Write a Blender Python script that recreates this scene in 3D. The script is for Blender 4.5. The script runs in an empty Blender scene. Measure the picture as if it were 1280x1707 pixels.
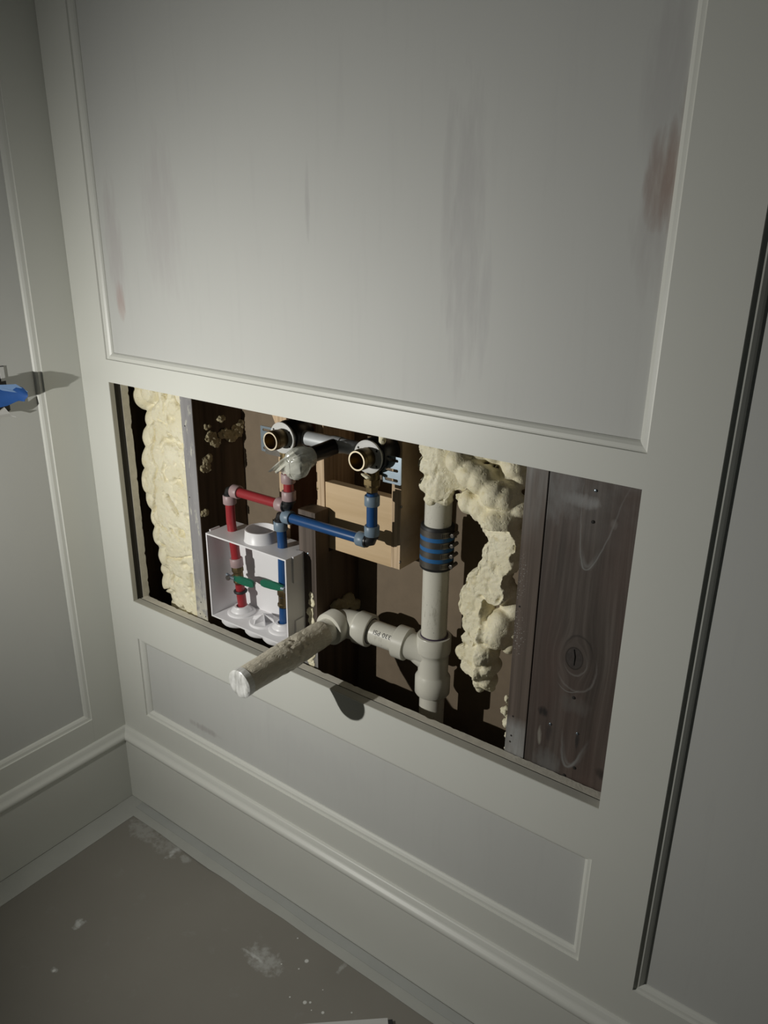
import bpy, bmesh, math, random
from mathutils import Vector, Matrix, noise
random.seed(7)
SC = bpy.context.scene
COL = SC.collection
# ------------------------------------------------------------------ camera
FPX = 1283.864
CAM = Vector((1.53900, -0.97219, 1.44523))
CR = Vector((0.80525745, 0.5928138, 0.01149945))
CU = Vector((-0.21572946, 0.27486392, 0.93696885))
CF = Vector((-0.55228728, 0.75698192, -0.34922363))
cd = bpy.data.cameras.new('camera'); cam = bpy.data.objects.new('camera', cd); COL.objects.link(cam)
cd.sensor_fit = 'HORIZONTAL'; cd.sensor_width = 36.0; cd.lens = FPX * 36.0 / 1280.0
cd.clip_start = 0.02; cd.clip_end = 50
M = Matrix((CR, CU, -CF)).transposed().to_4x4(); M.translation = CAM; cam.matrix_world = M
SC.camera = cam
# ------------------------------------------------------------------ light, world, exposure
w = bpy.data.worlds.new('world'); SC.world = w; w.use_nodes = True
w.node_tree.nodes['Background'].inputs[0].default_value = (0.75, 0.83, 0.8, 1)
w.node_tree.nodes['Background'].inputs[1].default_value = 0.02
LP = Vector((0.295, -0.875, 1.07))
ld = bpy.data.lights.new('work_light', 'SPOT'); lo = bpy.data.objects.new('work_light', ld); COL.objects.link(lo)
ld.energy = 29.5; ld.color = (1.0, 0.985, 0.93); ld.shadow_soft_size = 0.006
ld.spot_size = math.radians(150); ld.spot_blend = 1.0
lo.location = LP; lo.rotation_euler = (Vector((0.74, 0, 0.91)) - LP).to_track_quat('-Z', 'Y').to_euler()
SC.view_settings.view_transform = 'Standard'; SC.view_settings.look = 'None'
SC.view_settings.gamma = 1.0; SC.view_settings.exposure = 0.0; SC.view_settings.use_curve_mapping = False

def ray(px, py): return CF + CR * ((px - 640) / FPX) - CU * ((py - 853.5) / FPX)
def AY(px, py, y): d = ray(px, py); return CAM + d * ((y - CAM.y) / d.y)
def AX(px, py, x): d = ray(px, py); return CAM + d * ((x - CAM.x) / d.x)
def AZ(px, py, z): d = ray(px, py); return CAM + d * ((z - CAM.z) / d.z)
def MPP(p): return (p - CAM).dot(CF) / FPX

# ------------------------------------------------------------------ materials
class NT:
    def __init__(s, name):
        s.m = bpy.data.materials.new(name); s.m.use_nodes = True; s.t = s.m.node_tree; s.n = s.t.nodes
        s.b = s.n['Principled BSDF']; g = s.add('ShaderNodeNewGeometry'); s.pos = g.outputs['Position']
        sx = s.add('ShaderNodeSeparateXYZ'); s.link(s.pos, sx.inputs[0]); s.x, s.y, s.z = sx.outputs
    def add(s, t, **k):
        n = s.n.new(t)
        for a, v in k.items(): setattr(n, a, v)
        return n
    def link(s, a, b): s.t.links.new(a, b)
    def put(s, v, i):
        if hasattr(v, 'is_linked') or isinstance(v, bpy.types.NodeSocket): s.link(v, i)
        else: i.default_value = v
    def math(s, op, a, b=0.0, c=0.0, clamp=False):
        n = s.add('ShaderNodeMath', operation=op, use_clamp=clamp); s.put(a, n.inputs[0]); s.put(b, n.inputs[1]); s.put(c, n.inputs[2]); return n.outputs[0]
    def noise(s, scale, detail=4, vec=None, rough=.55, stretch=None, dist=0):
        v = vec or s.pos
        if stretch:
            mp = s.add('ShaderNodeMapping'); s.link(v, mp.inputs[0]); mp.inputs['Scale'].default_value = stretch; v = mp.outputs[0]
        n = s.add('ShaderNodeTexNoise'); s.link(v, n.inputs['Vector']); n.inputs['Scale'].default_value = scale
        n.inputs['Detail'].default_value = detail; n.inputs['Roughness'].default_value = rough; n.inputs['Distortion'].default_value = dist
        return n.outputs['Fac']
    def ramp(s, f, stops):
        r = s.add('ShaderNodeValToRGB'); s.link(f, r.inputs[0]); e = r.color_ramp.elements
        while len(e) < len(stops): e.new(.5)
        for q, (p, c) in zip(e, stops):
            q.position = p; q.color = (*c, 1) if isinstance(c, tuple) else (c, c, c, 1)
        return r.outputs[0]
    def mix(s, f, a, b):
        n = s.add('ShaderNodeMix', data_type='RGBA'); s.put(f, n.inputs[0])
        for v, i in ((a, n.inputs[6]), (b, n.inputs[7])):
            if isinstance(v, tuple): i.default_value = (*v, 1)
            else: s.link(v, i)
        return n.outputs[2]
    def col(s, c):
        i = s.b.inputs['Base Color']
        if isinstance(c, tuple): i.default_value = (*c, 1)
        else: s.link(c, i)
    def set(s, rough=.5, metal=0, spec=.5, trans=0, **k):
        s.b.inputs['Roughness'].default_value = rough; s.b.inputs['Metallic'].default_value = metal
        s.b.inputs['Specular IOR Level'].default_value = spec; s.b.inputs['Transmission Weight'].default_value = trans
        for a, v in k.items(): s.b.inputs[a.replace('_', ' ')].default_value = v
    def bump(s, h, strength=.3, dist=.002):
        b = s.add('ShaderNodeBump'); b.inputs['Strength'].default_value = strength; b.inputs['Distance'].default_value = dist
        s.link(h, b.inputs['Height']); s.link(b.outputs[0], s.b.inputs['Normal'])
    def blob(s, cx, cz, rx, rz, wob=None):
        dx = s.math('DIVIDE', s.math('SUBTRACT', s.x, cx), rx); dz = s.math('DIVIDE', s.math('SUBTRACT', s.z, cz), rz)
        d = s.math('ADD', s.math('MULTIPLY', dx, dx), s.math('MULTIPLY', dz, dz))
        if wob is not None: d = s.math('ADD', d, wob)
        return s.math('SUBTRACT', 1.0, d, clamp=True)

def simple(name, c, rough=.5, metal=0, var=.12, scale=40, bump=0, spec=.5, **k):
    t = NT(name); f = t.noise(scale, 5)
    t.col(t.mix(f, tuple(v * (1 - var) for v in c), tuple(min(1, v * (1 + var)) for v in c)))
    t.set(rough, metal, spec, **k)
    if bump: t.bump(t.noise(scale * 4, 3), bump, .001)
    return t.m

def paint_mat():
    t = NT('painted_woodwork'); t.col(t.mix(t.noise(6, 3), (.70, .705, .65), (.735, .74, .685)))
    t.set(.40, spec=.5); t.bump(t.noise(260, 2), .06, .0006); return t.m
def panel_mat():
    t = NT('painted_panel'); base = t.mix(t.noise(3.5, 4, stretch=(1, 1, .4)), (.575, .58, .555), (.635, .64, .61))
    # sanding marks: faint grey vertical streaks
    st = t.noise(9, 6, stretch=(5, 1, .45), rough=.65)
    streak = t.math('MULTIPLY', t.ramp(st, [(.55, 0.), (.75, 1.)]), .09)
    base = t.mix(streak, base, (.36, .35, .36))
    wob = t.math('MULTIPLY', t.math('SUBTRACT', t.noise(30, 4, stretch=(3, 1, .5)), .5), 2.2)
    for cx, cz, rx, rz, c, s in [(1.226, 1.498, .030, .062, (.33, .22, .17), .85), (1.238, 1.575, .010, .035, (.25, .19, .16), .6),
                                 (1.222, 1.44, .035, .09, (.40, .37, .36), .35), (1.21, 1.60, .03, .12, (.40, .38, .38), .3),
                                 (.152, 1.292, .016, .045, (.46, .31, .27), .6), (.150, 1.40, .03, .14, (.47, .43, .43), .45),
                                 (.30, 1.45, .06, .16, (.49, .46, .46), .35), (.663, 1.484, .006, .07, (.38, .37, .37), .45),
                                 (.956, 1.42, .030, .22, (.42, .41, .41), .40), (.925, 1.46, .012, .18, (.40, .39, .39), .3),
                                 (.99, 1.34, .012, .10, (.40, .39, .40), .3), (.302, .325, .06, .010, (.36, .33, .32), .5), (.62, .40, .2, .05, (.54, .54, .53), .25)]:
        base = t.mix(t.math('MULTIPLY', t.blob(cx, cz, rx, rz, wob), s), base, c)
    t.col(base); t.set(.6, spec=.4); t.bump(t.noise(300, 2), .06, .0005); return t.m
def wood(name, dark, light, gs=1.0, stretch=(55, 55, 2.5), rough=.65, extra=None, bump=.25):
    t = NT(name); g = t.noise(gs, 8, stretch=stretch, rough=.62, dist=.4); g2 = t.noise(gs * .25, 3, stretch=stretch)
    f = t.math('ADD', t.math('MULTIPLY', g, .7), t.math('MULTIPLY', g2, .5), clamp=True)
    c = t.ramp(f, [(.38, dark), (.72, light)])
    if extra: c = extra(t, c)
    t.col(c); t.set(rough, spec=.3); t.bump(g, bump, .001); return t.m
def grey_stud_extra(t, c):
    n = t.noise(1, 6, stretch=(110, 110, 22), rough=.7)
    c = t.mix(t.ramp(n, [(.57, 0.), (.63, 1.)]), c, (.55, .54, .47))
    foot = t.math('MULTIPLY', t.math('SUBTRACT', .70, t.z), 9, clamp=True)
    return t.mix(t.math('MULTIPLY', foot, t.ramp(t.noise(40, 4), [(.40, 0.), (.52, 1.)])), c, (.60, .57, .47))
def right_stud_extra(t, c):
    hi = t.math('MULTIPLY', t.math('SUBTRACT', t.z, .98), 8, clamp=True); lo_ = t.math('MULTIPLY', t.math('SUBTRACT', .675, t.z), 40, clamp=True)
    n = t.ramp(t.noise(1, 6, stretch=(60, 60, 8)), [(.35, .2), (.65, 1.)])
    c = t.mix(t.math('MULTIPLY', t.math('ADD', t.math('MULTIPLY', hi, .75), lo_, clamp=True), n), c, (.34, .34, .33))
    sp = t.ramp(t.noise(420, 2), [(.62, 0.), (.68, 1.)])
    b = t.blob(1.066, .83, .02, .05)
    b2 = t.blob(1.066, .93, .012, .05)
    return t.mix(t.math('MULTIPLY', sp, t.math('ADD', b, b2, clamp=True)), c, (.6, .6, .56))
def plank_mat(k):
    t = NT('weathered_plank')
    X = t.math('SUBTRACT', t.x, k.x); Z = t.math('DIVIDE', t.math('SUBTRACT', t.z, k.z), 1.35)
    d2 = t.math('ADD', t.math('ADD', t.math('MULTIPLY', X, X), t.math('MULTIPLY', Z, Z)), 1e-5)
    d = t.math('SQRT', d2)
    psi = t.math('MULTIPLY', X, t.math('SUBTRACT', 1.0, t.math('MINIMUM', t.math('DIVIDE', .019 ** 2, d2), .97)))
    cv = t.add('ShaderNodeCombineXYZ'); t.link(psi, cv.inputs[0]); t.link(t.math('MULTIPLY', t.z, .03), cv.inputs[2])
    g = t.noise(70, 7, vec=cv.outputs[0], rough=.65, dist=.25)
    c = t.ramp(g, [(.32, (.048, .038, .032)), (.5, (.084, .068, .058)), (.7, (.14, .118, .103))])
    red = t.ramp(t.noise(5, 3, stretch=(3, 3, .6)), [(.45, 0.), (.7, .55)])
    c = t.mix(red, c, (.115, .075, .062))
    # knot: dark core, pale arcs offset to one side
    kd = t.math('SQRT', t.math('ADD', t.math('MULTIPLY', X, X), t.math('MULTIPLY', Z, Z)))
    kin = t.ramp(t.math('DIVIDE', kd, .0145), [(.80, 1.), (1.0, 0.)])
    ring = t.noise(1, 3, stretch=(160, 160, 120))
    c = t.mix(kin, c, t.mix(ring, (.030, .024, .021), (.085, .072, .066)))
    kedge = t.math('SUBTRACT', 1.0, t.math('DIVIDE', t.math('ABSOLUTE', t.math('SUBTRACT', kd, .0138)), .0016), clamp=True)
    c = t.mix(t.math('MULTIPLY', kedge, .8), c, (.015, .012, .010))
    wn = t.math('MULTIPLY', t.math('SUBTRACT', t.noise(28, 3), .5), .010)
    for ox, oz, r, wd_, st, pale in ((.003, -.003, .0185, .0018, .5, 1), (.006, -.010, .032, .0022, .4, 1), (.005, .006, .0235, .0022, .6, 0)):
        ax = t.math('SUBTRACT', X, ox); az = t.math('SUBTRACT', Z, oz)
        dd = t.math('ADD', t.math('SQRT', t.math('ADD', t.math('MULTIPLY', ax, ax), t.math('MULTIPLY', az, az))), wn)
        q = t.math('SUBTRACT', 1.0, t.math('DIVIDE', t.math('ABSOLUTE', t.math('SUBTRACT', dd, r)), wd_), clamp=True)
        side = t.math('ADD', .25, t.math('MULTIPLY', t.math('SUBTRACT', t.math('MULTIPLY', ax, 14.0 if pale else 5.0), t.math('MULTIPLY', az, 34.0 if pale else -50.0)), 1.0), clamp=True)
        c = t.mix(t.math('MULTIPLY', t.math('MULTIPLY', q, side), st), c, (.25, .24, .225) if pale else (.022, .018, .016))
    wob = t.math('MULTIPLY', t.math('SUBTRACT', t.noise(18, 3), .5), .012)
    A1 = AY(975, 950, YS); A2 = AY(944, 1278, YS)
    for cx, cz, kk, hi, wd_, sk, st in ((A1.x, A1.z, 125, .17, .0016, .13, .6), (A1.x + .001, A1.z + .006, 150, .035, .006, .1, .35), (A2.x, A2.z, 120, .07, .0032, .12, .6), (A2.x + .004, A2.z + .006, 100, .05, .005, .12, .3), (k.x - .004, k.z - .062, 30, .012, .0014, 0, .5)):
        dx = t.math('ADD', t.math('SUBTRACT', t.math('SUBTRACT', t.x, cx), t.math('MULTIPLY', t.math('SUBTRACT', t.z, cz), sk)), wob)
        para = t.math('ADD', cz, t.math('MULTIPLY', t.math('MULTIPLY', dx, dx), kk))
        q = t.math('ABSOLUTE', t.math('SUBTRACT', t.z, para))
        slope = t.math('MULTIPLY', wd_, t.math('SQRT', t.math('ADD', 1.0, t.math('MULTIPLY', t.math('MULTIPLY', dx, dx), 4.0 * kk * kk))))
        lim = t.math('SUBTRACT', 1.0, t.math('DIVIDE', t.math('ABSOLUTE', t.math('SUBTRACT', t.z, cz)), abs(hi)), clamp=True)
        c = t.mix(t.math('MULTIPLY', t.math('MULTIPLY', t.math('SUBTRACT', 1.0, t.math('DIVIDE', q, slope), clamp=True), lim), st), c, (.29, .30, .29))
    wob2 = t.math('MULTIPLY', t.math('SUBTRACT', t.noise(60, 4, stretch=(2, 1, .6)), .5), 2.0)
    for px, py, rx, rz, col_, st in ((962, 1236, .004, .018, (.03, .027, .026), .8), (915, 1222, .006, .022, (.035, .03, .028), .6), (905, 1186, .010, .010, (.02, .017, .016), .9), (910, 1275, .030, .035, (.16, .16, .155), .6), (956, 1175, .028, .020, (.125, .115, .105), .6),
                                     (970, 835, .035, .012, (.30, .30, .295), .7), (930, 820, .045, .05, (.20, .20, .195), .6), (1000, 1290, .010, .012, (.02, .017, .015), .7), (1023, 875, .006, .009, (.22, .20, .185), .6), (899, 1225, .004, .02, (.36, .34, .29), .7)):
        p_ = AY(px, py, YS)
        c = t.mix(t.math('MULTIPLY', t.blob(p_.x, p_.z, rx, rz, wob2), st), c, col_)
    top = t.math('MULTIPLY', t.math('SUBTRACT', t.z, 1.0), 5, clamp=True)
    c = t.mix(t.math('MULTIPLY', top, t.ramp(t.noise(14, 4), [(.4, 0.), (.7, .6)])), c, (.29, .29, .285))
    t.col(c); t.set(.6, spec=.35); t.bump(g, .3, .001); return t.m
def foam_mat(name, a, b):
    t = NT(name); n = t.noise(14, 5); c = t.mix(t.ramp(n, [(.35, 0.), (.65, 1.)]), a, b)
    y = t.ramp(t.noise(60, 4), [(.58, 0.), (.72, .5)]); c = t.mix(y, c, (.72, .62, .33))
    t.col(c); t.set(.5, spec=.35); t.b.inputs['Subsurface Weight'].default_value = .08; t.b.inputs['Subsurface Radius'].default_value = (.01, .008, .004)
    h = t.math('ADD', t.noise(190, 4), t.math('MULTIPLY', t.ramp(t.noise(85, 3), [(.30, 0.), (.42, 1.)]), .8)); t.bump(h, .6, .002); return t.m
def floor_mat():
    t = NT('floor_board_cover'); c = t.mix(t.noise(3, 5), (.215, .202, .175), (.285, .268, .235))
    c = t.mix(t.ramp(t.noise(18, 6, rough=.7), [(.6, 0.), (.8, .35)]), c, (.37, .37, .35))
    wob = t.math('MULTIPLY', t.math('SUBTRACT', t.noise(70, 4), .5), 3.5)
    for p, rx, ry, s in ((AZ(132, 1540, 0), .012, .015, .9), (AZ(90, 1617, 0), .012, .006, .6), (AZ(440, 1600, 0), .05, .028, .45), (AZ(425, 1595, 0), .028, .004, .7),
                         (AZ(290, 1420, 0), .008, .03, .7), (AZ(310, 1432, 0), .02, .012, .35), (AZ(240, 1385, 0), .06, .03, .3), (AZ(575, 1607, 0), .006, .03, .4), (AZ(290, 1405, 0), .05, .05, .25)):
        dx = t.math('DIVIDE', t.math('SUBTRACT', t.x, p.x), rx); dy = t.math('DIVIDE', t.math('SUBTRACT', t.y, p.y), ry)
        d = t.math('ADD', t.math('ADD', t.math('MULTIPLY', dx, dx), t.math('MULTIPLY', dy, dy)), wob)
        c = t.mix(t.math('MULTIPLY', t.math('SUBTRACT', 1.0, d, clamp=True), s), c, (.60, .61, .59))
    for px, py, r in ((511, 1602, .005), (508, 1671, .0045), (517, 1671, .0028), (538, 1688, .0035), (498, 1615, .002), (483, 1662, .002), (586, 1688, .002), (469, 1607, .002), (496, 1564, .002), (538, 1650, .0015), (519, 1684, .0015), (90, 1618, .004)):
        p = AZ(px, py, 0)
        dx = t.math('DIVIDE', t.math('SUBTRACT', t.x, p.x), r); dy = t.math('DIVIDE', t.math('SUBTRACT', t.y, p.y), r)
        d = t.math('ADD', t.math('MULTIPLY', dx, dx), t.math('MULTIPLY', dy, dy))
        c = t.mix(t.math('MULTIPLY', t.math('SUBTRACT', 1.6, t.math('MULTIPLY', d, 1.6), clamp=True), .85), c, (.75, .75, .72))
    t.col(c); t.set(.55, spec=.35); t.bump(t.noise(150, 3), .12, .001); return t.m
def pvc_mat():
    t = NT('white_pvc'); c = t.mix(t.noise(9, 4, stretch=(1, 1, .3)), (.67, .65, .56), (.77, .75, .66))
    c = t.mix(t.ramp(t.noise(45, 6, rough=.7, stretch=(1.6, 1.6, .5)), [(.56, 0.), (.72, .6)]), c, (.30, .27, .20))
    c = t.mix(t.ramp(t.noise(160, 3), [(.66, 0.), (.72, .5)]), c, (.16, .14, .11))
    t.col(c); t.set(.32, spec=.5); return t.m

MT = {}
def mats():
    MT['paint'] = paint_mat(); MT['panel'] = panel_mat()
    MT['paint_edge'] = simple('painted_board_edge', (.44, .43, .38), .6, var=.12, scale=25, bump=.1)
    MT['gypsum'] = simple('cut_gypsum_edge', (.60, .57, .49), .85, var=.22, scale=60, bump=.5)
    MT['foam'] = foam_mat('pale_yellow_foam', (.82, .76, .55), (.89, .84, .65)); MT['foam_w'] = foam_mat('cream_foam', (.86, .79, .56), (.93, .87, .66))
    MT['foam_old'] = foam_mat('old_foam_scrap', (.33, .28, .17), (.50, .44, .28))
    MT['stud_grey'] = wood('grey_painted_stud', (.20, .195, .20), (.34, .33, .335), extra=grey_stud_extra)
    MT['stud_dark'] = wood('dark_stud', (.045, .030, .018), (.13, .09, .058))
    MT['stud_right'] = wood('brown_grey_stud', (.060, .046, .036), (.165, .13, .108), stretch=(120, 120, 1.6), extra=right_stud_extra)
    MT['tan'] = simple('tan_sheathing', (.215, .165, .112), .85, var=.16, scale=35, bump=.15)
    MT['ply'] = wood('plywood_face', (.55, .39, .215), (.72, .54, .335), stretch=(2.2, 30, 26), rough=.6, bump=.1)
    MT['ply_red'] = wood('reddish_plywood_face', (.16, .075, .04), (.27, .15, .085), stretch=(30, 30, 2.2), rough=.7, bump=.1)
    MT['ply_edge'] = wood('plywood_edge', (.30, .19, .10), (.70, .53, .35), stretch=(190, 120, 5), rough=.75, bump=.3)
    MT['white'] = simple('white_plastic', (.80, .79, .80), .38, var=.03, scale=10, spec=.5)
    MT['red'] = simple('red_pex', (.31, .026, .032), .35, var=.15, scale=25)
    MT['blue'] = simple('blue_pex', (.014, .070, .21), .32, var=.15, scale=25)
    MT['ring_pink'] = simple('pink_pex_ring', (.38, .27, .27), .45, var=.1, scale=60)
    MT['ring_blue'] = simple('grey_blue_pex_ring', (.18, .245, .31), .42, var=.1, scale=60)
    MT['black'] = simple('black_plastic', (.012, .012, .013), .38, var=.2)
    MT['rubber'] = simple('black_rubber', (.018, .018, .019), .55, var=.2)
    MT['brass'] = simple('brass', (.30, .22, .09), .45, 1.0, .2, 60)
    MT['brass_rim'] = simple('worn_brass_rim', (.55, .48, .35), .5, .6, .15, 60)
    MT['old_brass'] = simple('dull_brass', (.17, .125, .062), .42, .9, .35, 70, bump=.1)
    MT['flange'] = simple('grey_flange', (.60, .60, .58), .5, 0, .1, 50)
    MT['chrome'] = simple('brushed_tube', (.52, .54, .55), .45, .25, .12, 60)
    MT['steel'] = simple('zinc_steel', (.33, .40, .46), .33, .85, .15, 60)
    MT['dark_steel'] = simple('dark_steel', (.22, .205, .185), .38, .85, .3, 90)
    MT['green'] = simple('green_vinyl', (.012, .13, .075), .42, 0, .25, 60)
    MT['pvc'] = pvc_mat(); MT['pvc_fit'] = simple('pvc_fitting', (.71, .69, .60), .30, 0, .08, 20)
    MT['purple'] = simple('purple_primer', (.05, .03, .06), .5)
    MT['stripe'] = simple('blue_stripe', (.025, .14, .36), .45, 0, .1)
    MT['wrap'] = simple('beige_tape_wrap', (.50, .455, .36), .42, 0, .13, 35, bump=.15)
    t = NT('beige_tape_wrap'); t.col(t.mix(t.noise(30, 4), (.54, .495, .39), (.68, .63, .51))); t.set(.4, spec=.5); t.bump(t.ramp(t.noise(1, 5, stretch=(120, 45, 190), rough=.6, dist=1.2), [(.3, 0.), (.7, 1.)]), .6, .0022); MT['wrap'] = t.m
    MT['ink'] = simple('black_ink', (.03, .03, .035), .6)
    MT['floor'] = floor_mat(); MT['strip'] = simple('masking_paper', (.47, .475, .44), .7, 0, .1, 14, bump=.15)
    MT['strip2'] = simple('grey_tape', (.43, .44, .42), .6, 0, .1, 14, bump=.1)
    MT['paper'] = simple('white_paper', (.62, .62, .60), .8, 0, .04)
    MT['tape'] = simple('blue_masking_tape', (.02, .10, .36), .6, 0, .15, 60); MT['bluelight'] = simple('pale_blue_tape', (.22, .36, .62), .6, 0, .1, 60)
    t = NT('clear_plastic_bag'); t.col(t.mix(t.noise(50, 4), (.62, .62, .52), (.85, .85, .78))); t.set(.13, spec=.9); t.b.inputs['Alpha'].default_value = .62; MT['bag'] = t.m
    t = NT('plastic_end_film'); t.col(t.ramp(t.noise(1, 4, stretch=(130, 20, 25)), [(.35, (.45, .45, .42)), (.65, (.82, .82, .80))])); t.set(.25, spec=.6); MT['film'] = t.m
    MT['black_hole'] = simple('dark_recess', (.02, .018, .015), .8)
mats()

# ------------------------------------------------------------------ mesh helpers
ORG = {}
class MB:
    def __init__(s): s.v = []; s.f = []
    def add(s, vs, fs):
        o = len(s.v); s.v += [Vector(q) for q in vs]; s.f += [tuple(i + o for i in f) for f in fs]; return s
    def box(s, x0, x1, y0, y1, z0, z1):
        return s.add([(x0, y0, z0), (x1, y0, z0), (x1, y1, z0), (x0, y1, z0), (x0, y0, z1), (x1, y0, z1), (x1, y1, z1), (x0, y1, z1)],
                     [(0, 3, 2, 1), (4, 5, 6, 7), (0, 1, 5, 4), (1, 2, 6, 5), (2, 3, 7, 6), (3, 0, 4, 7)])
    def tube(s, pts, rad, n=20, caps=True, inner=None):
        """swept circle; rad scalar or list"""
        pts = [Vector(q) for q in pts]; m = len(pts); R = rad if isinstance(rad, (list, tuple)) else [rad] * m
        rings = []; prev = None; o = len(s.v)
        for i, q in enumerate(pts):
            a = pts[max(i - 1, 0)]; b = pts[min(i + 1, m - 1)]; k = 1
            while (b - a).length < 1e-7 and k < m: a = pts[max(i - 1 - k, 0)]; b = pts[min(i + 1 + k, m - 1)]; k += 1
            d = (b - a).normalized()
            if prev is None:
                u = d.cross(Vector((0, 0, 1)));
                if u.length < .2: u = d.cross(Vector((0, 1, 0)))
            else: u = prev - d * prev.dot(d)
            u.normalize(); prev = u; v = d.cross(u)
            for j in range(n):
                t = 2 * math.pi * j / n; s.v.append(q + (u * math.cos(t) + v * math.sin(t)) * R[i])
        for i in range(m - 1):
            for j in range(n):
                a = o + i * n + j; b = o + i * n + (j + 1) % n; s.f.append((a, b, b + n, a + n))
        if caps: s.f.append(tuple(o + j for j in range(n))[::-1]); s.f.append(tuple(o + (m - 1) * n + j for j in range(n)))
        return s
    def lathe(s, base, axis, prof, n=28, close=False):
        base = Vector(base); axis = Vector(axis).normalized(); pts = [base + axis * h for h, r in prof]
        # direct rings, allowing repeated heights
        u = axis.cross(Vector((0, 0, 1)));
        if u.length < .2: u = axis.cross(Vector((0, 1, 0)))
        u.normalize(); v = axis.cross(u); o = len(s.v); m = len(prof)
        for q, (h, r) in zip(pts, prof):
            for j in range(n):
                t = 2 * math.pi * j / n; s.v.append(q + (u * math.cos(t) + v * math.sin(t)) * max(r, 1e-5))
        for i in range(m if close else m - 1):
            i2 = (i + 1) % m
            for j in range(n):
                s.f.append((o + i * n + j, o + i * n + (j + 1) % n, o + i2 * n + (j + 1) % n, o + i2 * n + j))
        if not close:
            s.f.append(tuple(o + j for j in range(n))[::-1]); s.f.append(tuple(o + (m - 1) * n + j for j in range(n)))
        return s
    def build(s, name, mat, parent=None, smooth=False, bevel=0, loc=None):
        org = ORG[parent.name] if parent else (Vector(loc) if loc is not None else Vector((0, 0, 0)))
        me = bpy.data.meshes.new(name); me.from_pydata([v - org for v in s.v], [], s.f); me.update()
        bm = bmesh.new(); bm.from_mesh(me)
        bmesh.ops.recalc_face_normals(bm, faces=bm.faces)
        if bevel: bmesh.ops.bevel(bm, geom=[e for e in bm.edges if len(e.link_faces) == 2 and e.calc_face_angle(0) > .6], offset=bevel, segments=2, profile=.6, affect='EDGES')
        bm.to_mesh(me); bm.free()
        if smooth: me.shade_smooth()
        if smooth == 'auto' or (smooth and True): me.set_sharp_from_angle(angle=math.radians(42))
        me.materials.append(MT[mat]); o = bpy.data.objects.new(name, me); COL.objects.link(o)
        if parent: o.parent = parent
        else: o.location = org
        ORG[o.name] = org; return o
def thing(name, loc, label, cat, group=None):
    o = bpy.data.objects.new(name, None); COL.objects.link(o); o.location = loc; o.empty_display_size = .02; ORG[o.name] = Vector(loc)
    tag(o, label, cat, group); return o
def tag(o, label, cat, group=None):
    o['label'] = label; o['category'] = cat
    if group: o['group'] = group
    return o
def struct(o, label=None, cat=None):
    o['kind'] = 'structure'
    if label: o['label'] = label
    if cat: o['category'] = cat
    return o
def sroot(name, loc, label, cat):
    o = bpy.data.objects.new(name, None); COL.objects.link(o); o.location = loc; o.empty_display_size = .02; ORG[o.name] = Vector(loc)
    return struct(o, label, cat)

# ------------------------------------------------------------------ setting
OX0, OX1, OZ0, OZ1 = .0976, 1.2476, .602, 1.1243
UZ0, LZ0, LZ1, RX0 = 1.1725, .282, .502, 1.3406
TOP = 2.35; XR = 2.45; YF = -2.3; BT = .0146; BH = .178; REC = .0125
fl = MB().box(-.14, XR, YF, .215, -.04, 0).build('floor', 'floor'); struct(fl, 'grey-brown protective board covering the floor, spotted with paint', 'floor')

PROF = [(0, 0), (.0006, .0035), (.0025, .0042), (.0075, .0050), (.0115, .0078), (.0135, .0105), (.0138, REC + .001)]
def molding(parent, a0, a1, b0, b1, plane):
    """mitred picture-frame moulding; plane maps (a, depth, b)"""
    corners = [((a0, b0), (a1, b0)), ((a1, b0), (a1, b1)), ((a1, b1), (a0, b1)), ((a0, b1), (a0, b0))]
    inn = {(a0, b0): (1, 1), (a1, b0): (-1, 1), (a1, b1): (-1, -1), (a0, b1): (1, -1)}
    for P, Q in corners:
        vs = []
        for c in (P, Q):
            k = inn[c]
            for s, d in PROF: vs.append(plane(c[0] + k[0] * s, d, c[1] + k[1] * s))
            for s, d in ((PROF[-1][0], REC + .004), (0, REC + .004)): vs.append(plane(c[0] + k[0] * s, d, c[1] + k[1] * s))
        n = len(PROF) + 2
        fs = [(i, (i + 1) % n, n + (i + 1) % n, n + i) for i in range(n)] + [tuple(range(n))[::-1], tuple(range(n, 2 * n))]
        MB().add(vs, fs).build('panel_molding', 'paint', parent)
wb = sroot('wall_back', (0, 0, 0), 'off-white wainscot wall with a rectangular opening cut through it', 'wall')
B = lambda *a: MB().box(*a)
B(0, OX0, 0, .0118, 0, TOP).build('stile', 'paint', wb)
B(OX1, RX0, 0, .019, 0, TOP).build('stile', 'paint', wb)
B(OX0, OX1, 0, .019, OZ1, UZ0).build('rail', 'paint', wb)
B(OX0, OX1, 0, .019, LZ1, OZ0).build('rail', 'paint', wb)
B(OX0, OX1, 0, .019, 0, LZ0).build('rail', 'paint', wb)
B(RX0, XR, 0, .019, 0, LZ0 + .004).build('rail', 'paint', wb)
B(OX0, OX1, REC, .030, UZ0, TOP).build('panel', 'panel', wb)
B(OX0, OX1, REC, .0205, LZ0, LZ1).build('panel', 'panel', wb)
B(RX0, XR, REC, .030, LZ0 + .004, TOP).build('panel', 'panel', wb)
PB = lambda a, d, b: (a, d, b)
molding(wb, OX0, OX1, UZ0, TOP + .02, PB); molding(wb, OX0, OX1, LZ0, LZ1, PB); molding(wb, RX0, XR + .02, LZ0 + .004, TOP + .02, PB)
# raw edges of the face boards inside the opening (bare, unpainted cut faces)
B(OX0 - .001, OX0 + .0006, .0010, .0117, OZ0, OZ1).build('cut_edge', 'paint_edge', wb)
B(OX0, OX1, .0012, .0189, OZ0 - .001, OZ0 + .0006).build('cut_edge', 'paint_edge', wb)
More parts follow.
